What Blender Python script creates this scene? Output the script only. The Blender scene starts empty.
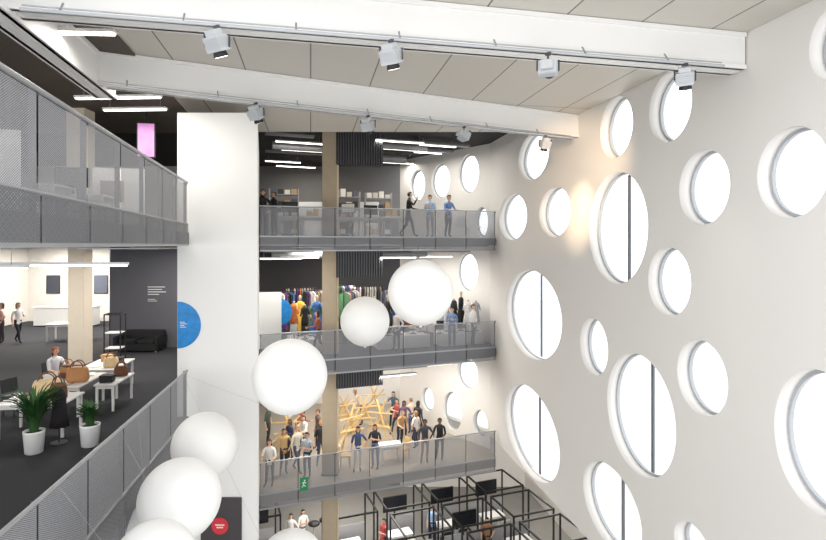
import bpy, bmesh, math, random
from mathutils import Vector, Matrix, geometry
random.seed(7)
scene=bpy.context.scene
COL=scene.collection
F=550.0
def onz(u,v,z):
    Y=z*F/(245.0-v); return Vector(((u-413)/F*Y,Y,z))
def at(u,v,Y): return Vector(((u-413)/F*Y,Y,(245-v)/F*Y))
# ---------------------------------------------------------------- materials
def lin(c):
    return tuple(((x/255.0)/12.92 if x/255.0<=0.04045 else ((x/255.0+0.055)/1.055)**2.4) for x in c)
MATS={}
def mat(name,rgb,rough=0.6,metal=0.0,noise=0.06,scale=6.0,emit=0.0,bump=0.0):
    if name in MATS: return MATS[name]
    m=bpy.data.materials.new(name); m.use_nodes=True
    nt=m.node_tree; b=nt.nodes['Principled BSDF']
    c=lin(rgb)
    tc=nt.nodes.new('ShaderNodeTexCoord'); n=nt.nodes.new('ShaderNodeTexNoise')
    n.inputs['Scale'].default_value=scale; n.inputs['Detail'].default_value=3
    nt.links.new(tc.outputs['Object'],n.inputs['Vector'])
    r=nt.nodes.new('ShaderNodeMapRange')
    r.inputs['To Min'].default_value=1-noise; r.inputs['To Max'].default_value=1+noise
    nt.links.new(n.outputs['Fac'],r.inputs['Value'])
    mx=nt.nodes.new('ShaderNodeVectorMath'); mx.operation='SCALE'
    mx.inputs[0].default_value=c
    nt.links.new(r.outputs[0],mx.inputs['Scale'])
    nt.links.new(mx.outputs[0],b.inputs['Base Color'])
    b.inputs['Roughness'].default_value=rough; b.inputs['Metallic'].default_value=metal
    if emit>0:
        b.inputs['Emission Color'].default_value=(*c,1); b.inputs['Emission Strength'].default_value=emit
    if bump>0:
        bp=nt.nodes.new('ShaderNodeBump'); bp.inputs['Strength'].default_value=bump
        nt.links.new(n.outputs['Fac'],bp.inputs['Height']); nt.links.new(bp.outputs[0],b.inputs['Normal'])
    MATS[name]=m; return m
def col(rgb,rough=0.7):
    return mat('paint_%d_%d_%d'%tuple(rgb),rgb,rough)
def mesh_metal(name,rgb,k,hole):
    m=bpy.data.materials.new(name); m.use_nodes=True; nt=m.node_tree
    b=nt.nodes['Principled BSDF']; out=nt.nodes['Material Output']
    b.inputs['Base Color'].default_value=(*lin(rgb),1); b.inputs['Roughness'].default_value=.45; b.inputs['Metallic'].default_value=.3
    tc=nt.nodes.new('ShaderNodeTexCoord'); sp=nt.nodes.new('ShaderNodeSeparateXYZ')
    nt.links.new(tc.outputs['Object'],sp.inputs[0])
    def M(op,a,bv):
        x=nt.nodes.new('ShaderNodeMath'); x.operation=op
        for i,s in enumerate((a,bv)):
            if s is None: continue
            if isinstance(s,(int,float)): x.inputs[i].default_value=s
            else: nt.links.new(s,x.inputs[i])
        return x.outputs[0]
    z=M('MULTIPLY',sp.outputs['Z'],1.6)
    a=M('ADD',sp.outputs['X'],z); c=M('SUBTRACT',sp.outputs['X'],z)
    sa=M('ABSOLUTE',M('SINE',M('MULTIPLY',a,k),None),None)
    sc=M('ABSOLUTE',M('SINE',M('MULTIPLY',c,k),None),None)
    mn=M('MINIMUM',sa,sc); g=M('GREATER_THAN',mn,hole)
    tr=nt.nodes.new('ShaderNodeBsdfTransparent'); mix=nt.nodes.new('ShaderNodeMixShader')
    nt.links.new(g,mix.inputs[0]); nt.links.new(b.outputs[0],mix.inputs[1]); nt.links.new(tr.outputs[0],mix.inputs[2])
    nt.links.new(mix.outputs[0],out.inputs['Surface'])
    return m
def panel_mat(name,rgb,px,py,rot):
    m=bpy.data.materials.new(name); m.use_nodes=True; nt=m.node_tree; b=nt.nodes['Principled BSDF']
    tc=nt.nodes.new('ShaderNodeTexCoord'); mp=nt.nodes.new('ShaderNodeMapping'); mp.inputs['Rotation'].default_value=(0,0,rot)
    br=nt.nodes.new('ShaderNodeTexBrick'); br.offset=0.0
    br.inputs['Color1'].default_value=(*lin(rgb),1); br.inputs['Color2'].default_value=(*lin([x-8 for x in rgb]),1)
    br.inputs['Mortar'].default_value=(*lin([x-100 for x in rgb]),1)
    br.inputs['Scale'].default_value=1; br.inputs['Mortar Size'].default_value=.015
    br.inputs['Brick Width'].default_value=px; br.inputs['Row Height'].default_value=py
    nt.links.new(tc.outputs['Object'],mp.inputs[0]); nt.links.new(mp.outputs[0],br.inputs[0])
    nt.links.new(br.outputs[0],b.inputs['Base Color']); b.inputs['Roughness'].default_value=.5
    return m
def pane_mat():
    m=bpy.data.materials.new('window_pane'); m.use_nodes=True; nt=m.node_tree
    out=nt.nodes['Material Output']; nt.nodes.remove(nt.nodes['Principled BSDF'])
    t=nt.nodes.new('ShaderNodeBsdfTransparent'); t.inputs[0].default_value=(.97,.985,1,1)
    g=nt.nodes.new('ShaderNodeBsdfGlossy'); g.inputs['Roughness'].default_value=.05
    x=nt.nodes.new('ShaderNodeMixShader'); x.inputs[0].default_value=.04
    nt.links.new(t.outputs[0],x.inputs[1]); nt.links.new(g.outputs[0],x.inputs[2]); nt.links.new(x.outputs[0],out.inputs['Surface'])
    return m
WHITE=mat('wall_white_paint',(221,218,214),.85,noise=.012,scale=.6)
PIER=mat('pier_white_paint',(234,233,230),.8,noise=.012,scale=.6)
BEAM=mat('beam_white_paint',(234,233,231),.5,noise=.01)
CEIL=panel_mat('ceiling_panels',(202,197,188),1.35,4.6,-.184)
DARKC=mat('dark_ceiling_paint',(44,42,40),.9)
BROWNC=mat('brown_slatted_ceiling',(84,76,68),.8)
CARPET=mat('charcoal_carpet',(36,37,42),.95,noise=.25,scale=40,bump=.3)
GREYF=mat('grey_floor',(132,130,126),.6,noise=.08,scale=3)
LIGHTF=mat('pale_floor',(164,154,140),.5,noise=.06,scale=3)
SLAB=mat('slab_edge_grey',(98,98,100),.6)
STEEL=mat('galvanised_steel',(165,167,170),.4,.6)
DSTEEL=mat('dark_steel',(70,72,76),.45,.5)
DUCT=mat('duct_steel',(132,132,134),.5,.3)
BLACK=mat('black_powder_coat',(18,18,20),.5)
CONC=mat('beige_concrete',(182,166,142),.8,noise=.08,scale=4)
MESHN=mesh_metal('perforated_mesh_near',(150,151,155),84,.70)
MESHF=mesh_metal('perforated_mesh_far',(138,139,143),40,.58)
MESHB=mesh_metal('perforated_mesh_fascia',(112,113,117),60,.78)
BALLOON=mat('white_balloon_latex',(238,237,234),.45,noise=.01)
LAMPM=mat('lamp_glow',(255,250,240),.5,emit=6)
PANE=pane_mat()
FRAMEW=mat('window_frame_grey',(168,171,175),.4)
TRK=mat('track_grey',(176,178,181),.4)
SPOTM=mat('spotlight_body_paint',(188,190,193),.4)
RIB=mat('louvre_rib_grey',(84,84,88),.5,.2)
MULL=mat('mullion_grey',(96,100,106),.4)
WOOD=mat('light_wood',(214,180,124),.6,noise=.15,scale=9)
DESKW=mat('white_laminate',(232,232,230),.35,noise=.01)
LEAF=mat('leaf_green',(44,84,38),.6,noise=.3,scale=12)
SOIL=mat('soil_brown',(50,36,26),.95)
TAN=mat('tan_leather',(186,132,84),.55,noise=.12,scale=14)
STRAW=mat('woven_straw',(224,198,156),.8,noise=.25,scale=45,bump=.5)
BROWN=mat('brown_leather',(104,62,38),.5,noise=.12,scale=14)
BLUE=mat('blue_sign_vinyl',(16,128,200),.4,noise=.45,scale=6)
RED=mat('red_sign_vinyl',(214,52,66),.4,noise=.02)
GREEN=mat('exit_green',(16,124,76),.4,emit=.15)
# ---------------------------------------------------------------- mesh helpers
def newobj(name,me,parent=None,loc=(0,0,0),rz=0):
    o=bpy.data.objects.new(name,me); COL.objects.link(o); o.location=loc; o.rotation_euler[2]=rz
    if parent: o.parent=parent
    return o
def tag(o,label,category=None,group=None,kind=None):
    if label:o['label']=label
    if category:o['category']=category
    if group:o['group']=group
    if kind:o['kind']=kind
    return o
def thing(name,label,category,loc,rz=0,group=None):
    o=newobj(name,None,None,loc,rz); o.empty_display_size=.1
    return tag(o,label,category,group)
def fin(bm,name,mats,parent=None,loc=(0,0,0),rz=0,smooth=False,bevel=0):
    me=bpy.data.meshes.new(name)
    if bevel>0:
        bmesh.ops.bevel(bm,geom=bm.edges[:],offset=bevel,segments=2,affect='EDGES')
    bmesh.ops.recalc_face_normals(bm,faces=bm.faces[:])
    bm.to_mesh(me); bm.free()
    for m in (mats if isinstance(mats,(list,tuple)) else [mats]): me.materials.append(m)
    if smooth:
        for p in me.polygons:p.use_smooth=True
    return newobj(name,me,parent,loc,rz)
def addbox(bm,c,s,mi=0,rot=None):
    M=Matrix.Translation(Vector(c))
    if rot is not None: M=M@rot
    r=bmesh.ops.create_cube(bm,size=1,matrix=M@Matrix.Diagonal((*s,1)))
    for v in r['verts']:
        for f in v.link_faces:f.material_index=mi
def addtube(bm,p,q,r,seg=8,mi=0,r2=None):
    p=Vector(p);q=Vector(q);d=q-p;L=d.length
    if L<1e-6:return
    M=Matrix.Translation((p+q)/2)@d.to_track_quat('Z','Y').to_matrix().to_4x4()
    x=bmesh.ops.create_cone(bm,cap_ends=True,segments=seg,radius1=r,radius2=r if r2 is None else r2,depth=L,matrix=M)
    for v in x['verts']:
        for f in v.link_faces:f.material_index=mi
def addball(bm,c,s,mi=0,u=12,v=8):
    x=bmesh.ops.create_uvsphere(bm,u_segments=u,v_segments=v,radius=1,matrix=Matrix.Translation(Vector(c))@Matrix.Diagonal((*s,1)))
    for w in x['verts']:
        for f in w.link_faces:f.material_index=mi
def box(name,c,s,m,parent=None,rz=0,bevel=0):
    bm=bmesh.new(); addbox(bm,(0,0,0),s); return fin(bm,name,m,parent,c,rz,bevel=bevel)
def boxes(name,lst,m,parent=None,bevel=0):
    bm=bmesh.new()
    for c,s in lst:addbox(bm,c,s)
    return fin(bm,name,m,parent,bevel=bevel)
def tubes(name,segs,r,m,parent=None,loc=(0,0,0),seg=8):
    bm=bmesh.new()
    for p,q in segs:addtube(bm,p,q,r,seg)
    return fin(bm,name,m,parent,loc,smooth=False)
def prism(name,pts,z0,z1,m):
    bm=bmesh.new()
    a=[bm.verts.new((x,y,z0)) for x,y in pts]; b=[bm.verts.new((x,y,z1)) for x,y in pts]
    n=len(pts)
    for t in geometry.tessellate_polygon([[Vector((x,y,0)) for x,y in pts]]):
        bm.faces.new([a[i] for i in t]); bm.faces.new([b[i] for i in t][::-1])
    for i in range(n): bm.faces.new((a[i],a[(i+1)%n],b[(i+1)%n],b[i]))
    return fin(bm,name,m)
def lathe(bm,prof,seg=20,c=(0,0,0),mi=0):
    rings=[]
    for r,z in prof:
        rings.append([bm.verts.new((c[0]+r*math.cos(2*math.pi*i/seg),c[1]+r*math.sin(2*math.pi*i/seg),c[2]+z)) for i in range(seg)])
    for a,b in zip(rings,rings[1:]):
        for i in range(seg):
            f=bm.faces.new((a[i],a[(i+1)%seg],b[(i+1)%seg],b[i])); f.material_index=mi
    for rr in (rings[0],rings[-1]):
        f=bm.faces.new(rr); f.material_index=mi
def struct(o,label=None): 
    o['kind']='structure'
    if label:o['label']=label
    return o
# ---------------------------------------------------------------- right wall with holes
def isect(u,p,t):
    a=(u-413)/F
    s=(a*p[1]-p[0])/(t[0]-a*t[1]); return s,p[1]+s*t[1]
WN=[0]
def holed_wall(name,p,t,s0,s1,z0,z1,wins,th,label):
    n=Vector((t[1],-t[0],0)); 
    T=Vector((t[0],t[1],0)); O=Vector((p[0],p[1],0))
    hs=[]
    for (u0,v0,u1,v1,big) in wins:
        sa,ya=isect(u0,p,t); sb,yb=isect(u1,p,t); sc=(sa+sb)/2; ym=p[1]+sc*t[1]
        hs.append((sc,(245-(v0+v1)/2)/F*ym,abs(sa-sb)/2,(v1-v0)/2/F*ym,big))
    N=48
    loops=[[Vector((s0,z0,0)),Vector((s1,z0,0)),Vector((s1,z1,0)),Vector((s0,z1,0))]]
    for sc,zc,rs,rz,big in hs:
        loops.append([Vector((sc+rs*math.cos(2*math.pi*i/N),zc+rz*math.sin(2*math.pi*i/N),0)) for i in range(N)])
    tris=geometry.tessellate_polygon(loops)
    flat=[v for l in loops for v in l]
    bm=bmesh.new()
    A=[bm.verts.new(O+T*v.x+Vector((0,0,v.y))) for v in flat]
    B=[bm.verts.new(O+T*v.x+Vector((0,0,v.y))+n*th) for v in flat]
    for tr in tris:
        try:
            bm.faces.new([A[i] for i in tr]); bm.faces.new([B[i] for i in tr][::-1])
        except ValueError: pass
    k=0
    for l in loops:
        m=len(l)
        for i in range(m):
            j=(i+1)%m
            f=bm.faces.new((A[k+i],A[k+j],B[k+j],B[k+i])); f.smooth=(m>4)
        k+=m
    struct(fin(bm,name,WHITE),label)
    for sc,zc,rs,rz,big in hs:
        WN[0]+=1
        bm=bmesh.new()
        c=O+T*sc+Vector((0,0,zc))
        def pt(a,k,off): return T*(rs*k*math.cos(a))+Vector((0,0,rz*k*math.sin(a)))+n*off
        w=.05/max(rs,.3)
        ko=1.0; ki=1-w
        for i in range(N):
            a=2*math.pi*i/N;b=2*math.pi*(i+1)/N
            vs=[bm.verts.new(pt(x,kk,o)) for kk,o in ((ko,th*.66),(ki,th*.66),(ki,th*.85),(ko,th*.85)) for x in (a,b)]
            for q in range(4):
                r=(q+1)%4
                bm.faces.new((vs[2*q],vs[2*q+1],vs[2*r+1],vs[2*r])).material_index=0
        ring=[bm.verts.new(pt(2*math.pi*i/N,ki*1.01,th*.78)) for i in range(N)]
        bm.faces.new(ring).material_index=1
        rot=Matrix.Rotation(math.atan2(t[1],t[0]),4,'Z')
        if big:
            off=-rs*.12; hh=rz*math.sqrt(1-.0144)
            addbox(bm,T*off+n*th*.76,(.04,.05,2*hh*.95),2,rot)
            addbox(bm,T*(off+.035)+n*th*.72,(.025,.04,2*hh*.94),0,rot)
        else:
            for i in range(N):
                a=2*math.pi*i/N;b=2*math.pi*(i+1)/N
                vs=[bm.verts.new(pt(x,kk,th*.75)+T*(-rs*.04)) for kk in (.88*ki,.865*ki) for x in (a,b)]
                bm.faces.new((vs[0],vs[1],vs[3],vs[2])).material_index=0
        o=fin(bm,'window_%d'%WN[0],[FRAMEW,PANE,MULL],None,c)
        struct(o,'round porthole window with slim grey frame in white wall')
tv=Vector((-.1855,1)).normalized()
RW0=(7.594,0.0)
main=[(809,2,868,80,0),(518,133,549,180,0),(600,97,633,158,0),(649,72,692,142,0),(679,150,730,225,0),(757,127,830,218,0),
(499,194,527,240,0),(539,187,571,237,0),(589,172,648,284,1),(648,247,691,316,0),(506,270,562,358,1),(580,318,608,375,0),
(607,354,676,474,1),(677,340,728,415,0),(774,370,874,515,1),(505,387,560,474,1),(583,466,642,546,1),(674,524,712,572,0)]
sA,_=isect(490,RW0,tv)
ZB=-8.06
holed_wall('wall_right',RW0,tv,1.0,sA,ZB,4.4,main,.38,'tall white wall with round porthole windows')
A=(RW0[0]+tv.x*sA,RW0[1]+tv.y*sA); B=(-.66,28.0)
tb=Vector((B[0]-A[0],B[1]-A[1])); Lb=tb.length; tb.normalize()
back=[(458,154,479,193,0),(431,164,450,198,0),(410,170,425,201,0),(475,207,488,237,0),(457,253,478,291,0),(457,357,478,389,0),(443,392,462,430,0),(473,410,488,437,0),(421,388,434,411,0)]
holed_wall('wall_far_right',A,tb,0.0,Lb,-9.1,4.4,back,.25,'white angled wall with small round windows')
# ---------------------------------------------------------------- slabs, ceilings, walls
XL=-21.0
def slabpts(e2,s):
    return [(XL,2),(e2,2),(-5.42,13.0),(-5.42,13.28),(-5.36,19.1),(3.38,22.43),(A[0]-.02,A[1]),(B[0],B[1]-.02),(B[0],30),(XL,30)]
L3,L2,L1,L0=.30,-4.15,-8.65,-13.1
wallX=lambda y:7.594-.1855*y
struct(prism('floor',slabpts(-2.82,0),L3-.3,L3,[SLAB]),'upper level floor slab')
struct(prism('floor',slabpts(-3.78,0),L2-.4,L2,[CARPET]),'middle level floor with charcoal carpet')
struct(prism('floor',slabpts(-3.78,0),L1-.4,L1,[LIGHTF]),'lower level pale floor slab')
struct(prism('floor',[(XL,1),(wallX(1)+4,1),(wallX(30)+4,30),(XL,30)],L0-.2,L0,[GREYF]),'ground level grey floor')
struct(prism('ceiling',[(wallX(1)+.39,1),(wallX(1)+4,1),(wallX(30)+4,30),(B[0],30),(B[0]+.2,28.1),(A[0]+.2,A[1]+.1)],ZB,ZB+.14,[WHITE]),'white flat ceiling over side bay')
struct(prism('wall_lower_right',[(wallX(1)+4,1),(wallX(1)+4.2,1),(wallX(30)+4.2,30),(wallX(30)+4,30)],L0,ZB,[WHITE]),'plain white wall of side bay')
struct(box('wall_lower_back',(2.8,29.9,(L0+ZB)/2),(7,.2,ZB-L0),WHITE),'plain white rear wall of side bay')
struct(prism('ceiling',[(-4.6,6.6),(wallX(6.6)-.01,6.6),(wallX(18)-.01,18),(-6.8,18)],3.7,4.4,[CEIL]),'white panelled ceiling above atrium')
struct(prism('ceiling',[(XL,5),(-4.4,5),(-4.6,6.6),(-6.8,18),(XL,18)],3.66,4.4,[BROWNC]),'dark brown ceiling over side gallery')
struct(prism('ceiling',[(XL,18.02),(wallX(18.1)-.01,18.02),(A[0]-.01,A[1]),(B[0]-.01,B[1]),(B[0],30),(XL,30)],4.3,4.6,[DARKC]),'black ceiling over far gallery')
for z0,z1 in ((L3-.36,L3-.31),(L2-.46,L2-.41),(L1-.46,L1-.41)):
    struct(prism('ceiling',[(XL+.1,13.6),(-5.6,13.6),(-5.3,19.3),(3.1,22.5),(A[0]-.1,A[1]-.1),(B[0]-.1,B[1]-.1),(B[0]-.1,29.9),(XL+.1,29.9)],z0,z1,[DARKC]),'dark soffit under floor slab')
col_l=-5.70; col_r=-3.76
struct(prism('wall_center',[(col_l,13.3),(col_r,13.3),(-5.32,19.0),(-6.4,19.0)],-13.1,3.2,[PIER]),'tall plain white wall pier')
G1=mat('back_wall_grey',(118,116,114),.8); G2=mat('back_wall_dark',(60,58,60),.8); G3=mat('back_wall_pale',(222,218,212),.8); G4=mat('back_wall_brown',(92,78,64),.8)
for i,(z0,z1,m) in enumerate(((L3,4.3,G1),(L2,L3-.36,G2),(L1,L2-.46,G3),(L0,L1-.46,G4))):
    o=box('wall_back',((-9+B[0])/2,30.1,(z0+z1)/2),(B[0]+9,.2,z1-z0),m); struct(o,'gallery rear wall')
o=box('wall_back',((XL-9)/2,30.1,(L0+4.3)/2),(-9-XL,.2,4.3-L0),G3); struct(o,'pale rear wall of side gallery')
struct(box('wall_left',(XL-.1,21,-5),(.2,18,19),G3),'side gallery outer wall')
# ceiling beams
def beam(n,p,q,z0,z1,w):
    p=Vector(p);q=Vector(q);d=(q-p);L=d.length;ang=math.atan2(d.y,d.x)
    bm=bmesh.new()
    h=z1-z0; t=.07
    addbox(bm,(0,0,z0+t/2),(L,w,t)); addbox(bm,(0,0,z1-t/2),(L,w,t)); addbox(bm,(0,-w*.34,(z0+z1)/2),(L,.06,h)); addbox(bm,(0,w*.34,(z0+z1)/2),(L,.06,h))
    o=fin(bm,'trim_%d'%n,BEAM,None,((p.x+q.x)/2,(p.y+q.y)/2,0),ang); struct(o,'white painted steel roof beam')
beam(1,(wallX(9.8)-.03,9.75),(-5.5,7.25),3.06,3.69,.42)
beam(2,(wallX(15.7)-.03,15.8),(-6.3,10.45),3.06,3.69,.42)
beam(3,(-4.9,4.5),(-6.3,11.3),3.0,3.64,.42)
# track rails with spotlights
def track(p,q,label):
    p=Vector(p);q=Vector(q)
    r=thing('lighting_track',label,'lighting track',p,math.atan2((q-p).y,(q-p).x))
    L=(q.xy-p.xy).length
    tubes('track_rail',[((0,0,0),(L,0,0))],.026,TRK,r)
    tubes('track_conduit',[((0,.05,.07),(L,.05,.07))],.012,TRK,r)
    n=7; hb=None
    for i in range(n):
        x=L*(i+.3)/n
        if hb is None: hb=tubes('hanger_bracket',[((0,0,0),(0,.12,.16))],.014,STEEL,r); q_=hb
        else: q_=hb.copy(); COL.objects.link(q_); q_.parent=r
        q_.location=(x,0,0)
    return p,q
def spot(pos,target,energy=60,size=50,soft=.08):
    r=thing('spotlight','pale grey boxy theatre spotlight hanging from track','spotlight',pos,group='spotlights on ceiling tracks')
    bm=bmesh.new(); addbox(bm,(0,0,-.03),(.08,.05,.05)); addtube(bm,(0,0,-.04),(0,0,-.13),.015); fin(bm,'clamp',DSTEEL,r)
    bm=bmesh.new(); addbox(bm,(0,0,-.135),(.34,.035,.018)); addbox(bm,(-.165,0,-.21),(.014,.04,.16)); addbox(bm,(.165,0,-.21),(.014,.04,.16)); fin(bm,'yoke',DSTEEL,r)
    h0=Vector(pos)+Vector((0,0,-.25))
    d=(Vector(target)-h0).normalized()
    R=d.to_track_quat('Z','Y').to_matrix().to_4x4()
    bm=bmesh.new(); addbox(bm,(0,0,0),(.26,.20,.20),0,R); addbox(bm,-d*.13,(.18,.14,.10),0,R)
    for k in range(5): addbox(bm,-d*(.07-.03*k),(.285,.225,.010),0,R)
    h=fin(bm,'lamp_housing',SPOTM,r,bevel=.004); h.location=(0,0,-.25)
    bm=bmesh.new(); addtube(bm,d*.09,d*.17,.085,16,r2=.10); h=fin(bm,'lens_barrel',BLACK,r); h.location=(0,0,-.25)
    bm=bmesh.new(); addtube(bm,d*.168,d*.174,.085,16); h=fin(bm,'lens',LAMPM,r); h.location=(0,0,-.25)
    ld=bpy.data.lights.new('spot_beam','SPOT'); ld.energy=energy; ld.color=(1,.72,.45) if energy>100 else (1,.86,.7); ld.spot_size=math.radians(size); ld.spot_blend=1; ld.shadow_soft_size=soft
    lo=bpy.data.objects.new('spot_beam',ld); COL.objects.link(lo); lo.parent=r; lo.location=Vector((0,0,-.25))+d*.30
    lo.rotation_euler=d.to_track_quat('-Z','Y').to_euler()
zt=2.93
p1,q1=track(onz(20,9,zt),onz(724,66,zt),'long grey lighting track under near roof beam')
p2,q2=track(onz(97,84,zt),onz(572,138,zt),'long grey lighting track under far roof beam')
def ontrack(u,p,q):
    a=(u-413)/F; d=q-p; s=(a*p.y-p.x)/(d.x-a*d.y); return p+d*s
def onwall(u,v):
    s,y=isect(u,RW0,tv); return at(u,v,y)
for u in (217,391,685): 
    c=ontrack(u,p1,q1); spot(c,c+Vector((.5,.9,-2.4)))
c=ontrack(548,p1,q1); spot(c,onwall(582,176),2200,32)
for u in (256,368):
    c=ontrack(u,p2,q2); spot(c,c+Vector((.6,1.2,-2.4)))
c=ontrack(464,p2,q2); spot(c,onwall(580,215),900,30)
c=ontrack(545,p2,q2); spot(c,c+Vector((-.3,.9,-2.4)))
# ---------------------------------------------------------------- railings
def railing(p,q,zf,up,down,n,m,label,mid=0.0,fascia=False):
    p=Vector((*p,0));q=Vector((*q,0));d=q-p;L=d.length
    r=thing('balcony_railing',label,'railing',(p.x,p.y,zf),math.atan2(d.y,d.x),'gallery railings')
    tubes('handrail',[((0,0,up),(L,0,up))],.028,STEEL,r,seg=10)
    boxes('bottom_rail',[((L/2,.0,mid),(L,.04,.05)),((L/2,0,down),(L,.05,.05))],STEEL,r)
    post=None
    for i in range(n+1):
        x=min(max(L*i/n,.03),L-.03)
        if post is None: post=boxes('post',[((0,.045,(up+down)/2),(.018,.06,up-down)),((0,.02,up-.03),(.05,.05,.05))],DSTEEL,r); post.location.x=x
        else:
            c=post.copy(); COL.objects.link(c); c.parent=r; c.location.x=x
    def panelset(name,z0,z1,mm,yy):
        pn=None; w=L/n
        for i in range(n):
            if pn is None:
                bm=bmesh.new(); x0,x1=.02,w-.02
                bm.faces.new([bm.verts.new(c) for c in ((x0,yy,z0),(x1,yy,z0),(x1,yy,z1),(x0,yy,z1))])
                pn=fin(bm,name,mm,r)
            else:
                c=pn.copy(); COL.objects.link(c); c.parent=r; c.location.x=w*i
    panelset('mesh_panel',down+.02,up-.04,m,0)
    if fascia: panelset('fascia_panel',down+.02,mid,MESHB,-.03)
    return r
off=.09
bp,bq=(-5.30,19.1-off),(3.36,22.43-off)
railing(bp,bq,L3,1.05,-.5,7,MESHF,'grey perforated steel railing on upper far gallery')
railing(bp,bq,L2,1.05,-.5,7,MESHF,'grey perforated steel railing on middle far gallery')
railing(bp,bq,L1,1.10,-.5,7,MESHF,'grey perforated steel railing on lower far gallery')
railing((-2.95,2.6),(-5.32,12.95),L3,1.17,-.3,8,MESHN,'near steel mesh railing on upper side gallery',.19,True)
railing((-3.75,2.4),(-5.32,12.95),L2,1.19,-.62,8,MESHN,'near steel mesh railing on middle side gallery',.06,True)
# columns
def column(name,x,y,w,z0,z1,m,label):
    r=thing(name,label,'column',(x,y,z0))
    box('shaft',(0,0,(z1-z0)/2),(w,w,z1-z0),m,r,bevel=.02)
    box('base_plate',(0,0,.03),(w+.08,w+.08,.06),SLAB,r)
def fly(u,off): 
    a=(u-413)/F; Y=21.14/(1-.3824*a)+off; return a*Y,Y
x,y=fly(330.5,.9)
for z0,z1 in ((L3,4.3),(L2,L3-.36),(L1,L2-.46),(L0,L1-.46)):
    column('column',x,y,.55,z0,z1,CONC,'square beige concrete column on gallery')
CREAM=mat('column_cream',(214,202,184),.7)
column('column',-9.0,14.9,.5,L3,3.66,CREAM,'square cream column on upper side gallery')
column('column',-11.55,19.1,.55,L2,L3-.36,CREAM,'square cream column on carpeted side gallery')
# louvre boxes
for zt_,h in ((4.28,1.25),(L3-.37,1.15),(L2-.47,.75)):
    x,y=fly(361,1.0)
    r=thing('ventilation_louvre','black ribbed ventilation louvre box hanging from ceiling','louvre',(x,y-.5,zt_-h),math.atan(.3824))
    box('casing',(0,.1,h/2),(1.8,.35,h),BLACK,r)
    boxes('louvre_ribs',[((-.86+i*.1,-.1,h/2),(.045,.06,h)) for i in range(18)],RIB,r)
def duct(u,o_,z,L,r_,kind):
    x,y=fly(u,o_); r=thing('air_duct' if kind else 'cable_tray','round steel air duct below dark ceiling' if kind else 'slim metal cable tray below dark ceiling','duct' if kind else 'cable tray',(x,y,z),math.atan(.3824),'ceiling services')
    if kind: tubes('duct_pipe',[((-L/2,0,0),(L/2,0,0))]+[((k,0,0),(k+.04,0,0)) for k in (-L/4,0,L/4)],r_,DUCT,r,seg=16)
    else: boxes('tray',[((0,0,0),(L,.3,.02)),((0,-.15,.03),(L,.015,.07)),((0,.15,.03),(L,.015,.07))],DUCT,r)
    for sx in (-.38,0,.38): tubes('hanger_rod',[((sx*L,0,r_*.9),(sx*L,0,r_+.16))],.01,DSTEEL,r)
for z in (4.3,L3-.36,L2-.46):
    duct(300,2.6,z-.34,2.2,.17,1); duct(392,1.4,z-.30,3.0,.14,1); duct(440,.9,z-.22,2.6,.05,0); duct(290,1.2,z-.2,1.8,.05,0); duct(372,4.2,z-.36,3.2,.2,1); duct(300,5,z-.22,3.0,.05,0); duct(425,2.6,z-.2,2.6,.05,0)
# ---------------------------------------------------------------- signs on pier
def disc(name,c,r,m,label,half=False):
    root=thing(name,label,'sign',c)
    bm=bmesh.new(); N=40
    a0,a1=(-math.pi/2,math.pi/2) if half else (0,2*math.pi)
    pts=[(r*math.cos(a0+(a1-a0)*i/N),r*math.sin(a0+(a1-a0)*i/N)) for i in range(N+(1 if half else 0))]
    f=[bm.verts.new((x,0,z)) for x,z in pts]; g=[bm.verts.new((x,-.012,z)) for x,z in pts]
    bm.faces.new(f); bm.faces.new(g[::-1])
    for i in range(len(f)): j=(i+1)%len(f); bm.faces.new((f[i],f[j],g[j],g[i]))
    fin(bm,'sign_face',m,root); 
    return root
c=at(178,325,13.29); r=disc('wall_sign',(col_l+.01,13.295,c.z),.565,BLUE,'mottled blue half-round vinyl sign at edge of white pier',True)
boxes('lettering',[((.12,-.02,.07),(.12,.008,.014)),((.15,-.02,.03),(.16,.008,.014)),((.12,-.02,-.01),(.1,.008,.014)),((.14,-.02,-.05),(.14,.008,.014))],DESKW,r)
dc=at(221,545,13.25)
o=box('door_1',(dc.x,13.27,(at(0,498,13.25).z-13.1)/2),(.98,.04,13.1+at(0,498,13.25).z),mat('door_grey',(66,60,62),.5)); struct(o,'dark grey door in white pier')
c=at(220,526,13.24); r=disc('door_sign',(c.x,13.245,c.z),.2,RED,'small red round sign on dark door')
boxes('lettering',[((0,-.02,.03),(.22,.006,.03)),((0,-.02,-.03),(.16,.006,.03))],DESKW,r)
x,y=fly(304,-.14)
r=thing('exit_sign','green illuminated emergency exit sign with running figure','sign',(x,y,at(0,484,y).z),math.atan(.3824))
box('sign_box',(0,0,0),(.27,.05,.46),GREEN,r)
bm=bmesh.new(); addball(bm,(.02,-.03,.13),(.03,.01,.03)); 
for p,q in (((0,-.03,.09),(-.02,-.03,-.02)),((-.02,-.03,-.02),(.06,-.03,-.08)),((-.02,-.03,-.02),(-.07,-.03,-.10)),((0,-.03,.08),(.07,-.03,.03)),((0,-.03,.08),(-.07,-.03,.04))): addtube(bm,p,q,.013)
fin(bm,'pictogram',DESKW,r)
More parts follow.
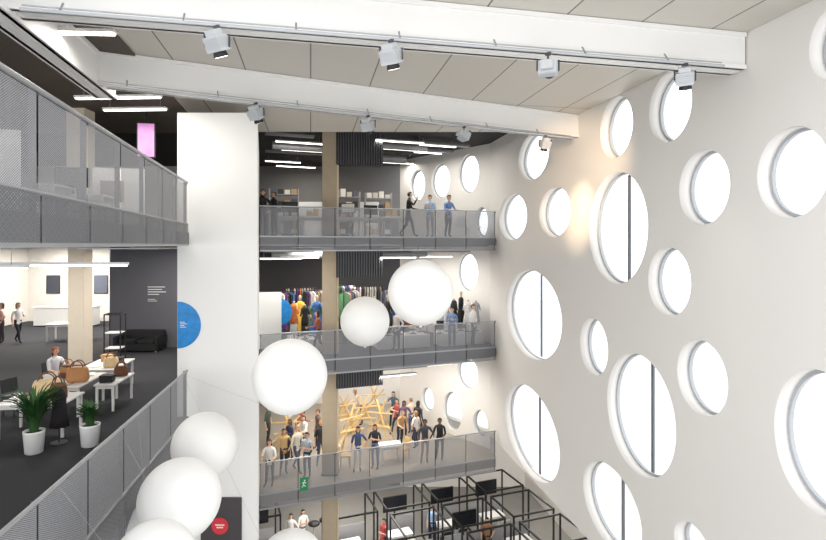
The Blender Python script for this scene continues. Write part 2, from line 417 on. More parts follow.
# ---------------------------------------------------------------- balloons
def balloon(u,v,rp,R,a,label='large white round balloon held by thin cord'):
    Y=R*F/rp; c=at(u,v,Y)
    root=thing('balloon',label,'balloon',c,group='white balloons in atrium')
    bm=bmesh.new(); bmesh.ops.create_uvsphere(bm,u_segments=48,v_segments=32,radius=R)
    for w in bm.verts:
        if w.co.z<-.6*R: w.co.z-=.03*R*((-w.co.z/R-.6)/.4)**2
    fin(bm,'balloon_skin',BALLOON,root,smooth=True)
    bm=bmesh.new(); lathe(bm,[(.012,-R*1.02),(.02,-R*1.05),(.035,-R*1.08),(.03,-R*1.085)],12); fin(bm,'knot',BALLOON,root,smooth=True)
    e=Vector(a)-c
    tubes('cord',[((0,0,-R*1.05),tuple(e))],.002,STEEL,root,seg=5)
    return c
aL=(-5.28,12.6,L2+1.19)
balloon(290,376,37,.62,aL); balloon(365,321,24.5,.62,(-4.9,19.1,L2+1.05)); balloon(420.5,292,32.5,.62,(2.0,21.8,L2+1.05))
balloon(205,445,32,.58,(-5.1,11.4,L2+1.19)); balloon(180,499,39.5,.6,(-4.7,8.8,L2+1.19)); balloon(152,540,36,.62,(-4.85,9.7,L2+1.19))
balloon(154,564,41,.50,(-4.4,6.8,L2+1.19)); balloon(291,566,34,.6,aL)
# ---------------------------------------------------------------- people
def skinmesh(V,R,E,root):
    me=bpy.data.meshes.new('sk'); me.from_pydata([tuple(v) for v in V],E,[])
    o=bpy.data.objects.new('sk',me); COL.objects.link(o)
    m=o.modifiers.new('s','SKIN'); m.use_smooth_shade=True
    for i,r in enumerate(R):
        d=me.skin_vertices[0].data[i]; d.radius=(r if isinstance(r,tuple) else (r,r)); d.use_root=(i==root)
    s=o.modifiers.new('b','SUBSURF'); s.levels=1; s.render_levels=1
    dg=bpy.context.evaluated_depsgraph_get(); dg.update()
    out=bpy.data.meshes.new_from_object(o.evaluated_get(dg))
    bpy.data.objects.remove(o); return out
SKIN,TOP,FORE,LEG,SHIN,SHOE,FEAT=range(7)
def make_body(key,pel=.93,lean=0,armL='relax',armR='relax',legs='stand',turn=0):
    V=[];R=[];E=[];T=[]
    def add(co,r,par=None,t=TOP):
        V.append(Vector(co));R.append(r);i=len(V)-1
        if par is not None:E.append((par,i));T.append(t)
        return i
    py=0.0
    P=add((0,py,pel),(.15,.10))
    w=add((0,py-lean*.15,pel+.16),(.125,.09),P,TOP)
    ch=add((0,py-lean*.32,pel+.33),(.155,.105),w,TOP)
    up=add((0,py-lean*.45,pel+.45),(.12,.075),ch,TOP)
    nk=add((0,py-lean*.55,pel+.535),.05,up,TOP)
    hb=add((0,py-lean*.6-.015,pel+.60),.06,nk,SKIN)
    hm=add((0,py-lean*.64-.02,pel+.675),(.078,.09),hb,SKIN)
    ht=add((0,py-lean*.66-.01,pel+.745),(.06,.07),hm,SKIN)
    head=V[hm].copy()
    arms={'relax':((.06,.03,-.28),(.07,-.04,-.53)),'rail':((.07,-.10,-.24),(.02,-.34,-.27)),'fold':((.06,-.03,-.26),(-.10,-.24,-.16)),
          'hip':((.16,.05,-.24),(.02,-.05,-.42)),'up':((.10,-.16,-.16),(.0,-.28,.06)),'desk':((.05,-.12,-.26),(-.04,-.36,-.30))}
    for sx,an in ((-1,armL),(1,armR)):
        sh=add((sx*.175,V[up].y,V[up].z-.015),.056,up,TOP)
        eo,wo=arms[an]; S=V[sh]
        el=add(S+Vector((sx*eo[0],eo[1],eo[2])),.04,sh,TOP)
        wr=add(S+Vector((sx*wo[0],wo[1],wo[2])),.026,el,FORE)
        d=(V[wr]-V[el]).normalized(); side=d.cross(Vector((sx,0,0))).normalized()
        if side.length<.1: side=Vector((0,1,0))
        nrm=d.cross(side).normalized()*-sx
        pm=add(V[wr]+d*.06,(.034,.026),wr,SKIN)
        for k,(o_,ln) in enumerate(((-.027,.065),(-.009,.08),(.009,.075),(.027,.055))):
            b=add(V[pm]+side*o_+d*.035,.010,pm,SKIN)
            add(V[b]+d*ln*.6-nrm*ln*.3,.009,b,SKIN)
        tb_=add(V[pm]+side*-.045,.011,pm,SKIN); add(V[tb_]+d*.045-side*.012,.009,tb_,SKIN)
    LG={'stand':[((.10,-.0,.50),(.10,.03,.09),(.11,-.12,.035)),((.10,-.0,.50),(.10,.03,.09),(.11,-.12,.035))],
        'walk':[((.09,-.17,.52),(.09,-.24,.10),(.10,-.38,.05)),((.09,.05,.50),(.09,.30,.15),(.10,.20,.04))],
        'weight':[((.10,-.06,.50),(.15,-.03,.09),(.19,-.17,.035)),((.10,.0,.50),(.08,.03,.09),(.09,-.12,.035))],
        'sit':[((.11,-.42,.50),(.11,-.40,.09),(.12,-.54,.035)),((.11,-.42,.50),(.12,-.36,.09),(.13,-.50,.035))]}[legs]
    for sx,(k,a,t) in zip((-1,1),LG):
        hp=add((sx*.085,py-(.05 if legs=='sit' else 0),pel-.06),.092,P,LEG)
        kn=add((sx*k[0],k[1],k[2]),.058,hp,LEG)
        ca=add(Vector((sx*k[0],k[1],k[2])).lerp(Vector((sx*a[0],a[1],a[2])),.35)+Vector((0,.015,0)),.054,kn,SHIN)
        an=add((sx*a[0],a[1],a[2]),.037,ca,SHIN)
        add((sx*t[0],t[1],t[2]),(.04,.03),an,SHOE)
    me=skinmesh(V,R,E,0)
    while len(me.materials)<7: me.materials.append(BLACK)
    bm=bmesh.new(); bm.from_mesh(me)
    for f in bm.faces:
        c=f.calc_center_median(); best=9;bt=TOP
        for (a,b),t in zip(E,T):
            q,s=geometry.intersect_point_line(c,V[a],V[b]); s=min(1,max(0,s)); q=V[a].lerp(V[b],s)
            ra=R[a][0] if isinstance(R[a],tuple) else R[a]; rb=R[b][0] if isinstance(R[b],tuple) else R[b]
            dd=(c-q).length-(ra*(1-s)+rb*s)
            if dd<best:best=dd;bt=t
        f.material_index=bt; f.smooth=True
    hy=head.y
    for sx in (-1,1):
        addball(bm,(sx*.030,hy-.083,head.z+.0),(.012,.008,.008),FEAT,8,6)
        addball(bm,(sx*.080,hy+.005,head.z-.01),(.012,.02,.03),SKIN,8,6)
        addball(bm,(sx*.030,hy-.084,head.z+.022),(.018,.006,.004),FEAT,8,6)
    addball(bm,(0,hy-.092,head.z-.022),(.011,.018,.022),SKIN,8,6)
    addball(bm,(0,hy-.080,head.z-.055),(.024,.008,.006),FEAT,8,6)
    bm.to_mesh(me); bm.free()
    return me,head
def make_hair(long):
    bm=bmesh.new(); bmesh.ops.create_uvsphere(bm,u_segments=16,v_segments=12,radius=1)
    bmesh.ops.delete(bm,geom=[v for v in bm.verts if (v.co.y<-.25 and v.co.z<.42) or v.co.z<-.75],context='VERTS')
    for v in bm.verts:
        x,y,z=v.co
        if z<-.1 and long: z=-.1+(z+.1)*3.2; x*=1.05; y=y*.8+.15
        v.co=(x*.092,y*.105+.008,z*.105+.012)
    me=bpy.data.meshes.new('hair'); bm.to_mesh(me); bm.free()
    for p in me.polygons:p.use_smooth=True
    me.materials.append(BLACK); return me
BODY={'stand':make_body('stand',armL='relax',armR='hip',legs='weight'),'rail':make_body('rail',lean=.12,armL='rail',armR='rail',legs='weight'),
'fold':make_body('fold',armL='fold',armR='fold',legs='stand'),'walk':make_body('walk',armL='relax',armR='fold',legs='walk'),
'phone':make_body('phone',armL='relax',armR='up',legs='stand'),'sit':make_body('sit',pel=.54,lean=.15,armL='desk',armR='desk',legs='sit'),
'bend':make_body('bend',pel=.90,lean=.55,armL='desk',armR='relax',legs='weight'),'point':make_body('point',lean=.1,armL='up',armR='desk',legs='walk')}
HAIR={False:make_hair(False),True:make_hair(True)}
SK=mat('skin_light',(222,176,148),.6); SK2=mat('skin_brown',(140,92,66),.6)
def person(pose,loc,rz,top,legc,hair=(50,36,28),long=False,skin=SK,sleeve=False,shoe=(30,30,32),bare=False,label='',s=1.0):
    me,head=BODY[pose]
    o=newobj('person',me,None,loc,rz); tag(o,label,'person')
    o.scale=(s,s,s)
    ms=[skin,col(top),col(top) if sleeve else skin,col(legc),skin if bare else col(legc),col(shoe),col((60,34,30))]
    for i,m in enumerate(ms):
        o.material_slots[i].link='OBJECT'; o.material_slots[i].material=m
    h=newobj('hair',HAIR[long],o,head); h.material_slots[0].link='OBJECT'; h.material_slots[0].material=col(hair)
    return o
def gp(u,off,z): x,y=fly(u,off); return (x,y,z)
person('point',gp(408,.9,L3),1.6,(22,22,24),(24,24,28),(30,24,20),False,SK,True,label='person in black clothes standing at the gallery railing',s=1.06)
person('fold',gp(430,.7,L3),-.4,(176,200,226),(150,156,170),(60,46,36),False,SK,True,label='person in pale blue shirt with folded arms')
person('rail',gp(448,.6,L3),.5,(120,150,200),(40,44,60),(40,30,26),False,SK,True,label='person in blue shirt leaning at the railing')
person('stand',gp(263,.7,L3),.6,(26,26,30),(24,24,28),(26,22,20),True,SK,True,label='person in dark jacket with long dark hair')
person('fold',gp(274,1.4,L3),-.8,(40,40,44),(28,28,34),(40,32,26),False,SK,True,label='person in charcoal top with folded arms')
# L1 gallery
person('rail',gp(270,.5,L1),0,(232,230,226),(50,54,70),(70,44,28),True,label='person in white top leaning on railing')
person('stand',gp(284,1.4,L1),.5,(196,160,110),(40,40,46),(50,34,24),True,SK,True,label='person in tan top near railing')
person('fold',gp(307,.7,L1),-.3,(170,176,186),(40,44,60),(30,24,22),False,label='person in grey shirt beside concrete column')
person('stand',gp(358,.7,L1),.2,(70,84,120),(236,234,230),(50,34,24),True,label='person in blue top and white trousers')
person('fold',gp(375,.7,L1),-.2,(40,42,50),(120,130,160),(40,30,24),True,label='person in dark top and pale jeans')
person('stand',gp(425,.6,L1),.1,(58,60,68),(150,112,88),(30,24,20),False,SK2,True,label='person in charcoal jacket at railing')
person('rail',gp(440,.6,L1),-.2,(30,30,34),(34,34,40),(24,20,18),False,SK2,True,label='person in black clothes at railing')
vis=((397,4.3,'walk',(170,84,76),(40,40,50),True,'red'),(404,3.6,'stand',(90,70,96),(50,50,58),True,'purple'),(411,4.2,'fold',(220,200,180),(70,80,110),False,'cream'),(394,5.3,'point',(64,90,106),(30,30,36),True,'teal'),(416,2.2,'stand',(210,204,196),(60,60,80),True,'pale'),(297,4.4,'bend',(160,100,76),(50,48,50),True,'orange'),(318,3.4,'stand',(100,80,70),(44,44,50),False,'brown'),(290,2.7,'fold',(60,64,90),(40,40,60),True,'navy'),(297,1.4,'walk',(220,214,200),(90,96,120),False,'cream'),(305,3.0,'point',(230,224,214),(70,70,90),True,'white'),(400,2.7,'bend',(190,150,104),(40,44,60),False,'mustard'),(418,3.2,'walk',(44,44,50),(36,36,44),True,'black'),(362,6.0,'bend',(210,190,170),(90,80,76),True,'beige'),(268,4.6,'stand',(70,90,76),(40,40,46),False,'green'),(321,1.8,'stand',(50,52,60),(60,64,90),True,'dark'))
for i,(u,o_,pose,t,l,h,cn) in enumerate(vis):
    person(pose,gp(u,o_,L1),random.uniform(-2.6,2.6),t,l,random.choice(((44,32,26),(90,60,36),(26,22,20),(150,110,66))),h,random.choice((SK,SK,SK2)),random.random()<.5,label='visitor in %s top on lower gallery'%cn,s=random.uniform(.93,1.04))
# L2 visitors
for u,o_,pose,t,l,h,cn in ((452,.55,'fold',(120,150,190),(40,44,60),False,'pale blue'),(473,.5,'stand',(230,228,222),(40,40,50),False,'white'),(300,3.4,'stand',(210,180,120),(50,50,60),True,'yellow'),(349,2.4,'stand',(150,70,84),(40,40,50),True,'crimson'),(386,2.9,'walk',(236,232,226),(60,60,80),True,'white'),(319,1.1,'point',(170,100,76),(36,36,44),True,'rust'),(397,.6,'stand',(200,196,190),(60,60,70),True,'pale')):
    person(pose,gp(u,o_,L2),random.uniform(-2,2),t,l,random.choice(((44,32,26),(90,60,36),(26,22,20))),h,SK,True,label='visitor in %s top among clothing displays'%cn,s=random.uniform(.95,1.03))
# ground
for u,v,pose,t,l,h,lb in ((291,514,'stand',(226,222,216),(60,60,80),True,'person in white top with long hair'),(303,510,'fold',(240,238,232),(120,120,130),True,'person in cream blouse with folded arms'),(384,519,'walk',(180,70,70),(40,40,50),False,'person in red top walking by booths'),(433,506,'phone',(150,180,215),(50,60,90),False,'person in light blue shirt beside booth'),(487,518,'stand',(150,110,80),(40,40,46),True,'person in brown top inside booth')):
    p=onz(u,v,L0+1.68); person(pose,(p.x,p.y,L0),random.uniform(-1,1),t,l,(54,38,28),h,label=lb)
# side gallery people
def fl(u,v,z=L2): p=onz(u,v,z); return (p.x,p.y,z)
person('walk',fl(18,343),1.2,(236,234,230),(30,32,44),(50,34,26),True,label='person in white top walking across dark carpet')
person('stand',fl(2,343),-.8,(226,180,170),(60,50,60),(40,30,26),True,label='person in pink top standing on dark carpet')
person('sit',(-10.0,15.3,L2),1.1,(226,226,230),(30,30,34),(150,70,40),True,label='seated person with auburn hair at white table')
# ---------------------------------------------------------------- furniture
def table(loc,rz,w,d,h=.75,m=DESKW,label='white laminate table with white steel legs',leg=DESKW,group=None):
    r=thing('table',label,'table',loc,rz,group)
    box('table_top',(0,0,h-.02),(w,d,.04),m,r,bevel=.006)
    L=None
    for sx in (-1,1):
        for sy in (-1,1):
            if L is None: L=box('leg',(0,0,0),(.05,.05,h-.04),leg,r); q=L
            else: q=L.copy(); COL.objects.link(q); q.parent=r
            q.location=(sx*(w/2-.06),sy*(d/2-.06),(h-.04)/2)
    for sy in (-1,1): box('apron',(0,sy*(d/2-.06),h-.08),(w-.12,.025,.07),leg,r)
    return r
def chair(loc,rz,m,legm,label,group=None):
    r=thing('chair',label,'chair',loc,rz,group)
    box('seat',(0,0,.45),(.44,.42,.05),m,r,bevel=.015)
    bm=bmesh.new(); addbox(bm,(0,.21,.70),(.42,.04,.34),0,Matrix.Rotation(-.12,4,'X')); fin(bm,'backrest',m,r,bevel=.012)
    L=None
    for sx in (-1,1):
        for sy in (-1,1):
            if L is None: L=box('leg',(0,0,0),(.03,.03,.43),legm,r); q=L
            else: q=L.copy(); COL.objects.link(q); q.parent=r
            q.location=(sx*.18,sy*.17,.215)
    return r
table((-8.25,12.2,L2),.12,1.4,.95)
table((-8.6,13.9,L2),.12,1.0,1.5,label='white table with tan bags and papers')
table((-8.75,15.7,L2),.12,1.0,1.5,label='white table with small boxes and papers')
table((-7.75,14.3,L2),.12,.5,1.3,.68,label='narrow white bench table beside desks')
for i,(x,y,a) in enumerate(((-10.05,15.4,1.1),(-9.75,13.5,1.3))):
    chair((x,y,L2),a,DSTEEL,DSTEEL,'dark moulded chair at white table','chairs at the side gallery tables')
zt2=L2+.75
for x_,y_,c_,s_,lb in ((-8.75,11.95,(244,243,240),(.3,.22,.012),'white paper sheets lying on white table'),(-8.5,14.4,(240,238,232),(.3,.4,.02),'stack of white papers on table'),(-8.9,15.3,(236,234,228),(.3,.22,.03),'stack of white leaflets on table'),(-8.75,12.45,(90,70,56),(.2,.28,.03),'brown notebook lying on white table')):
    r=thing('paper_stack',lb,'papers',(x_,y_,zt2),random.uniform(-.5,.5)); boxes('sheets',[((random.uniform(-.01,.01),random.uniform(-.01,.01),s_[2]*(k+.5)/3),(s_[0],s_[1],s_[2]/3.2)) for k in range(3)],col(c_),r)
for x_,y_,c_,s_,lb in ((-8.5,15.9,(60,50,46),(.24,.2,.16),'small dark lidded box on table'),(-8.95,16.1,(196,150,100),(.28,.2,.2),'small tan lidded box on table'),(-7.75,13.95,(30,30,34),(.3,.24,.18),'black lidded box on narrow bench'),(-8.9,13.5,(226,222,214),(.24,.2,.24),'white lidded box on table')):
    r=thing('storage_box',lb,'box',(x_,y_,L2+.68 if x_==-7.75 else zt2),.2); box('box_body',(0,0,s_[2]*.4),(s_[0],s_[1],s_[2]*.8),col(c_),r,bevel=.006); box('box_lid',(0,0,s_[2]*.9),(s_[0]+.02,s_[1]+.02,s_[2]*.2),col(c_),r,bevel=.006)
r=thing('coat_stand','slim stand draped with dark fabric beside table','coat stand',(-7.4,11.5,L2),.2)
tubes('stand_pole',[((0,0,0),(0,0,1.15)),((0,0,0),(0,0,.03))],.02,DSTEEL,r); tubes('stand_foot',[((0,0,0),(0,0,.03))],.16,DSTEEL,r,seg=20)
bm=bmesh.new(); lathe(bm,[(.20,.35),(.17,.6),(.15,.85),(.16,1.0),(.10,1.12),(.03,1.17)],28)
for v in bm.verts:
    a=math.atan2(v.co.y,v.co.x); f=1+.18*math.sin(a*7)*max(0,(1.1-v.co.z)); v.co.x*=f*.85; v.co.y*=f*.7
fin(bm,'draped_fabric',mat('dark_fabric',(34,30,34),.9,noise=.3,scale=10),r,smooth=True)
for x_,y_ in ((-16.6,20.6),(-15.0,24.0)):
    table((x_,y_,L2),.1,1.6,.8,label='white table on dark carpet further back',group='white gallery tables')
for x_,y_,w_ in ((-13.3,28.3,3.0),(-17.8,28.3,3.0)):
    r=thing('counter','long white display counter with dark plinth','counter',(x_,y_,L2)); box('counter_body',(0,0,.5),(w_,.7,.9),DESKW,r,bevel=.01); box('counter_top',(0,0,.98),(w_+.1,.8,.05),DESKW,r); box('counter_kick',(0,0,.03),(w_-.1,.6,.06),BLACK,r)
for x_,c_ in ((-19.6,(60,64,74)),(-18.4,(40,150,200)),(-17.0,(90,96,110)),(-15.6,(214,70,80)),(-14.2,(120,130,150)),(-12.9,(60,64,74))):
    r=thing('wall_poster','framed poster hanging on pale rear wall','poster',(x_,29.96,L2+2.0)); box('poster_frame',(0,.01,0),(.75,.03,1.0),DSTEEL,r); box('poster_print',(0,-.01,0),(.68,.01,.93),col(c_),r)
# bags
def bag(loc,rz,w,h,d,m,label,hm=None):
    r=thing('handbag',label,'bag',loc,rz,'bags displayed on tables')
    bm=bmesh.new()
    rings=[]
    for z,k in ((0,.86),(.05,.98),(h*.4,1.0),(h*.8,.92),(h,.8)):
        rings.append([bm.verts.new((w/2*k*(abs(math.cos(a))**.6)*(1 if math.cos(a)>0 else -1),d/2*k*(abs(math.sin(a))**.8)*(1 if math.sin(a)>0 else -1),z)) for a in [2*math.pi*i/20 for i in range(20)]])
    for a,b in zip(rings,rings[1:]):
        for i in range(20): bm.faces.new((a[i],a[(i+1)%20],b[(i+1)%20],b[i]))
    bm.faces.new(rings[0]); bm.faces.new(rings[-1]); fin(bm,'bag_body',m,r,smooth=True)
    pts=[(w*.28*math.cos(math.pi*i/8),0,h*.95+h*.5*math.sin(math.pi*i/8)) for i in range(9)]
    hd=None
    for yy in (-d*.25,d*.25):
        if hd is None: hd=tubes('handle',[(pts[i],pts[i+1]) for i in range(8)],.014,hm or BROWN,r); q=hd
        else: q=hd.copy(); COL.objects.link(q); q.parent=r
        q.location=(0,yy,0)
    boxes('flap',[((0,-d/2*.9,h*.68),(w*.6,.02,h*.4))],hm or m,r)
bag((-8.25,12.4,zt2),.4,.6,.36,.32,STRAW,'woven straw handbag on white table')
bag((-7.8,12.1,zt2),.1,.36,.36,.2,BROWN,'brown leather handbag on white table')
bag((-8.35,13.7,zt2),.2,.52,.36,.28,TAN,'tan leather handbag with flap on table')
bag((-8.85,14.1,zt2),-.2,.38,.32,.24,BROWN,'dark brown handbag with round handle on table',TAN)
bag((-8.4,15.3,zt2),.3,.4,.28,.2,STRAW,'small pale straw handbag on far table')
bag((-7.75,14.6,L2+.68),.3,.36,.26,.22,BROWN,'brown handbag on narrow bench table')
# plants
def plant(loc,h,n,label,fern):
    r=thing('potted_plant',label,'plant',loc)
    bm=bmesh.new(); lathe(bm,[(.13,0),(.16,.02),(.19,.42),(.195,.45),(.17,.45),(.165,.40)],24); fin(bm,'pot',DESKW,r,smooth=True)
    bm=bmesh.new(); lathe(bm,[(.163,.39),(.163,.41)],16); fin(bm,'soil',SOIL,r)
    bm=bmesh.new()
    for i in range(n):
        a=random.uniform(0,6.28); L=h*random.uniform(.45,1.0); out=random.uniform(.1,.6 if fern else .5); w=.024 if fern else .035
        prev=None; dx,dy=math.cos(a),math.sin(a); b0=random.uniform(0,.08)
        for k in range(7):
            t=k/6; rad=b0+out*L*t*t*.9; z=.40+L*(t-(.3*t*t*t if fern else .12*t*t))
            ww=w*math.sin(math.pi*min(1,t*.85+.12))
            p=Vector((dx*rad,dy*rad,z)); s=Vector((-dy,dx,0))*ww
            cur=(bm.verts.new(p-s),bm.verts.new(p+Vector((0,0,-.01))),bm.verts.new(p+s))
            if prev: bm.faces.new((prev[0],prev[1],cur[1],cur[0])); bm.faces.new((prev[1],prev[2],cur[2],cur[1]))
            prev=cur
    fin(bm,'foliage',LEAF,r,smooth=True)
plant(fl(34,453),1.3,260,'bushy green plant in white tapered pot',True)
plant(fl(90,446),.75,120,'small leafy green plant in white tapered pot',True)
# sofa
r=thing('sofa','black leather two-seat sofa against dark wall','sofa',(-10.7,21.6,L2),0)
box('sofa_base',(0,0,.2),(1.7,.8,.28),BLACK,r,bevel=.03); box('sofa_back',(0,.33,.5),(1.7,.2,.55),BLACK,r,bevel=.05)
for sx in (-1,1):
    box('armrest',(sx*.8,0,.42),(.18,.8,.4),BLACK,r,bevel=.04); box('seat_cushion',(sx*.36,-.05,.4),(.68,.66,.14),BLACK,r,bevel=.04)
ft=None
for sx in (-1,1):
    for sy in (-1,1):
        if ft is None: ft=box('sofa_foot',(0,0,0),(.05,.05,.06),STEEL,r); q=ft
        else: q=ft.copy(); COL.objects.link(q); q.parent=r
        q.location=(sx*.75,sy*.33,.03)
struct(box('wall_partition',(-10.3,22.4,(L2+L3-.36)/2),(4.0,.2,L3-.36-L2),mat('slate_partition',(92,92,98),.8)),'dark slate partition wall')
r=thing('wall_lettering','small white lettering on dark slate partition','lettering',(-10.4,22.29,L2+2.1))
boxes('text_lines',[((0,-.003,.35),(.7,.006,.03)),((-.06,-.003,.25),(.58,.006,.03)),((.02,-.003,.15),(.74,.006,.03)),((-.12,-.003,.05),(.46,.006,.03)),((-.2,-.003,-.15),(.3,.006,.02)),((-.16,-.003,-.22),(.38,.006,.02))],DESKW,r)
r=thing('display_rack','tall black metal frame display rack with white shelves','rack',fl(115,372),.1)
tubes('rack_frame',[((x,y,0),(x,y,1.9)) for x in (-.25,.25) for y in (-.2,.2)]+[((-.25,y,1.9),(.25,y,1.9)) for y in (-.2,.2)]+[((x,-.2,1.9),(x,.2,1.9)) for x in (-.25,.25)],.022,BLACK,r)
for z in (.3,.8,1.3): box('shelf',(0,0,z),(.48,.4,.03),DESKW,r)
# display screens
def screen(loc,rz,w,h,m,label,stand=None,hang=None):
    r=thing('display_screen',label,'screen',loc,rz)
    box('screen_casing',(0,.03,0),(w+.06,.06,h+.06),BLACK,r,bevel=.008)
    box('screen_panel',(0,-.005,0),(w,.01,h),m,r)
    if stand: boxes('stand',[((0,.05,-h/2-stand/2),(.06,.05,stand)),((0,.03,-h/2-stand+.01),(.4,.3,.02))],BLACK,r)
    if hang: boxes('hanging_bracket',[((0,.05,h/2+hang/2),(.05,.05,hang))],BLACK,r)
    return r
PINK=mat('screen_pink_image',(206,140,200),.3,noise=.7,scale=3,emit=.45); SCRD=mat('screen_dark',(24,26,30),.2)
p=at(146,140,15.0); screen(p,.2,.42,.9,PINK,'portrait screen showing pink image hung from ceiling',hang=3.66-p.z-.45)
# upper side gallery contents
for x,y,rz in ((-6.6,7.4,.2),(-6.9,9.6,.2),(-7.2,11.6,.2),(-9.5,8.6,.2),(-9.5,12.6,.2)):
    table((x,y,L3),rz,1.5,.8,label='white display table on upper gallery',group='upper gallery tables')
for x,y in ((-6.3,6.2),(-6.7,8.5),(-7.9,10.6),(-10.9,13.5),(-6.9,12.9)):
    r=thing('exhibition_board','freestanding white exhibition board on steel feet','exhibition board',(x,y,L3),.25)
    box('board_face',(0,0,.85),(1.1,.05,1.3),DESKW,r)
    box('board_print',(random.uniform(-.2,.2),-.03,.95),(.5,.008,.5),col(random.choice(((90,96,110),(150,140,130),(60,60,66)))),r)
    for sx in (-1,1): box('board_foot',(sx*.45,0,.1),(.05,.4,.2),DSTEEL,r)
for x,y in ((-6.5,7.4),(-6.95,9.6),(-7.2,11.6),(-9.5,8.6)):
    screen((x,y,L3+.75+.38),.2,.6,.36,SCRD,'black desktop monitor on white table',stand=.2)
for x,y,a in ((-6.1,9.0,1.8),(-6.4,11.0,1.8),(-7.9,9.5,-1.2),(-7.6,12.4,2.2)):
    chair((x,y,L3),a,DSTEEL,STEEL,'dark chair beside upper gallery table','upper gallery chairs')
# strip lights
def strip(p,rz,L,label,power=30,drop=0.0):
    r=thing('strip_light',label,'light',p,rz,'ceiling strip lights')
    box('light_housing',(0,0,.035),(L,.14,.05),DESKW,r); box('light_tube',(0,0,0),(L-.04,.09,.03),LAMPM,r)
    if drop:
        for sx in (-1,1): tubes('suspension_wire',[((sx*L*.4,0,.05),(sx*L*.4,0,drop))],.006,STEEL,r)
    ld=bpy.data.lights.new('lamp_glow','AREA'); ld.shape='RECTANGLE'; ld.size=L; ld.size_y=.12; ld.energy=power; ld.color=(1,.95,.87)
    lo=bpy.data.objects.new('lamp_glow',ld); COL.objects.link(lo); lo.parent=r; lo.location=(0,0,-.03)
for u,v,L in ((304,151,1.9),(283,162,1.7),(405,150,2.0),(428,153,1.3),(396,163,1.8),(300,143,1.9),(400,142,2.0),(438,146,1.6),(296,167,2.0)):
    strip(onz(u,v,4.0),.36,L,'white strip light under black ceiling',45,.3)
for u,v,L in ((60,33,1.7),(135,86,2.3),(135,110,1.6),(118,98,2)):
    strip(onz(u,v,3.35),-.05 if u>70 else .05,L,'white suspended strip light over side gallery',50,.31)
for p,L in (((-6.9,10.2,-.38),3.2),((-7.5,8.9,-.38),2.5)):
    strip(Vector(p),0,L,'long white strip light below upper gallery floor',40,.38)
for z in (L3-.80,L2-.90):
    for u,o_ in ((281,.5),(300,1.8),(398,.4),(436,1.7)):
        strip(Vector(gp(u,o_,z)),.36,1.5,'white strip light hung below gallery slab',40,.44)
def fillpanel(x,y,z,w,d,power,rz=0):  # added fill: area light under a white plate, brightens the deep interiors
    r=thing('fill_panel','added fill light with flat white plate under ceiling','light',(x,y,z),rz,'added fill lights')
    box('fill_plate',(0,0,.015),(w+.1,d+.1,.03),DESKW,r)
    ld=bpy.data.lights.new('fill_glow','AREA'); ld.shape='RECTANGLE'; ld.size=w; ld.size_y=d; ld.energy=power; ld.color=(1,.95,.88)
    lo=bpy.data.objects.new('fill_glow',ld); COL.objects.link(lo); lo.parent=r; lo.location=(0,0,-.02)
for z in (L3-.42,L2-.52,L1-.52):
    for x,y in ((-3.6,22.2),(-.3,23.6),(-4,27)):
        fillpanel(x,y,z,2.2,1.2,170 if z>-5 else 190)
for x,y,pw in ((-8.5,16.5,160),(-12.5,16,160),(-8.8,20.0,140),(-13,26,320),(-17,24,380),(-18,28,300)):
    fillpanel(x,y,L3-.42,2.2,1.2,pw)
for x,y in ((6.3,18),(6.0,25),(7.6,11)):
    fillpanel(x,y,ZB-.04,1.6,1.6,150)
# ---------------------------------------------------------------- L3 far gallery contents
k=0
for u,o_ in ((290,1.6),(313,2.3),(348,1.6),(371,2.4),(392,1.4)):
    x,y=fly(u,o_); table((x,y,L3),.36,.95,.65,.8,label='white work table on far gallery',group='far gallery tables')
    kind=k%3
    if kind==0: screen((x,y,L3+.8+.36),.5,.55,.34,SCRD,'black monitor on work table',stand=.19)
    elif kind==1:
        r=thing('scale_model','white stacked card model on table','model',(x,y,L3+.8),.3); boxes('model_base',[((0,0,.03),(.6,.4,.06))],DESKW,r)
        for c_,s_ in (((-.15,0,.16),(.2,.2,.2)),((.12,.05,.21),(.18,.18,.3)),((0,-.12,.12),(.12,.1,.12))): box('model_block',c_,s_,WOOD,r)
    else: screen((x,y,L3+.8+.36),-.3,.55,.34,DESKW,'white backed monitor on work table',stand=.19)
    k+=1
for u in (462,474):
    x,y=fly(u,.9); chair((x,y,L3),2.6,DESKW,DESKW,'white chair on upper far gallery','white chairs')
for i in range(4):
    o=thing('cabinet','tall pale storage cabinet against rear wall','cabinet',(-7.0+i*1.5,29.6,L3)); box('body',(0,0,1.0),(1.3,.6,2.0),DESKW if i%2 else WOOD,o)
    for sx in (-1,1):
        dd=box('door',(sx*.32,-.31,1.0),(.6,.02,1.9),DESKW if i%2 else DSTEEL,o); box('handle',(-sx*.26,-.02,.1),(.02,.02,.2),STEEL,dd)
for u,o_ in ((284,4.2),(346,4.6),(378,4.8)):
    x,y=fly(u,o_); r=thing('shelving_unit','grey metal shelving unit with stored boxes','shelves',(x,y,L3),.2)
    tubes('uprights',[((a,b,0),(a,b,2.1)) for a in (-.6,.6) for b in (-.2,.2)],.025,STEEL,r)
    for z in (.2,.75,1.3,1.85):
        box('shelf',(0,0,z),(1.25,.45,.03),STEEL,r)
        for q in range(4): 
            h_=random.uniform(.15,.4); box('stored_box',(-.42+q*.28,0,z+.016+h_/2),(.22,.34,h_),col(random.choice(((226,222,214),(180,150,110),(90,96,104),(60,60,64),(200,190,176)))),r)
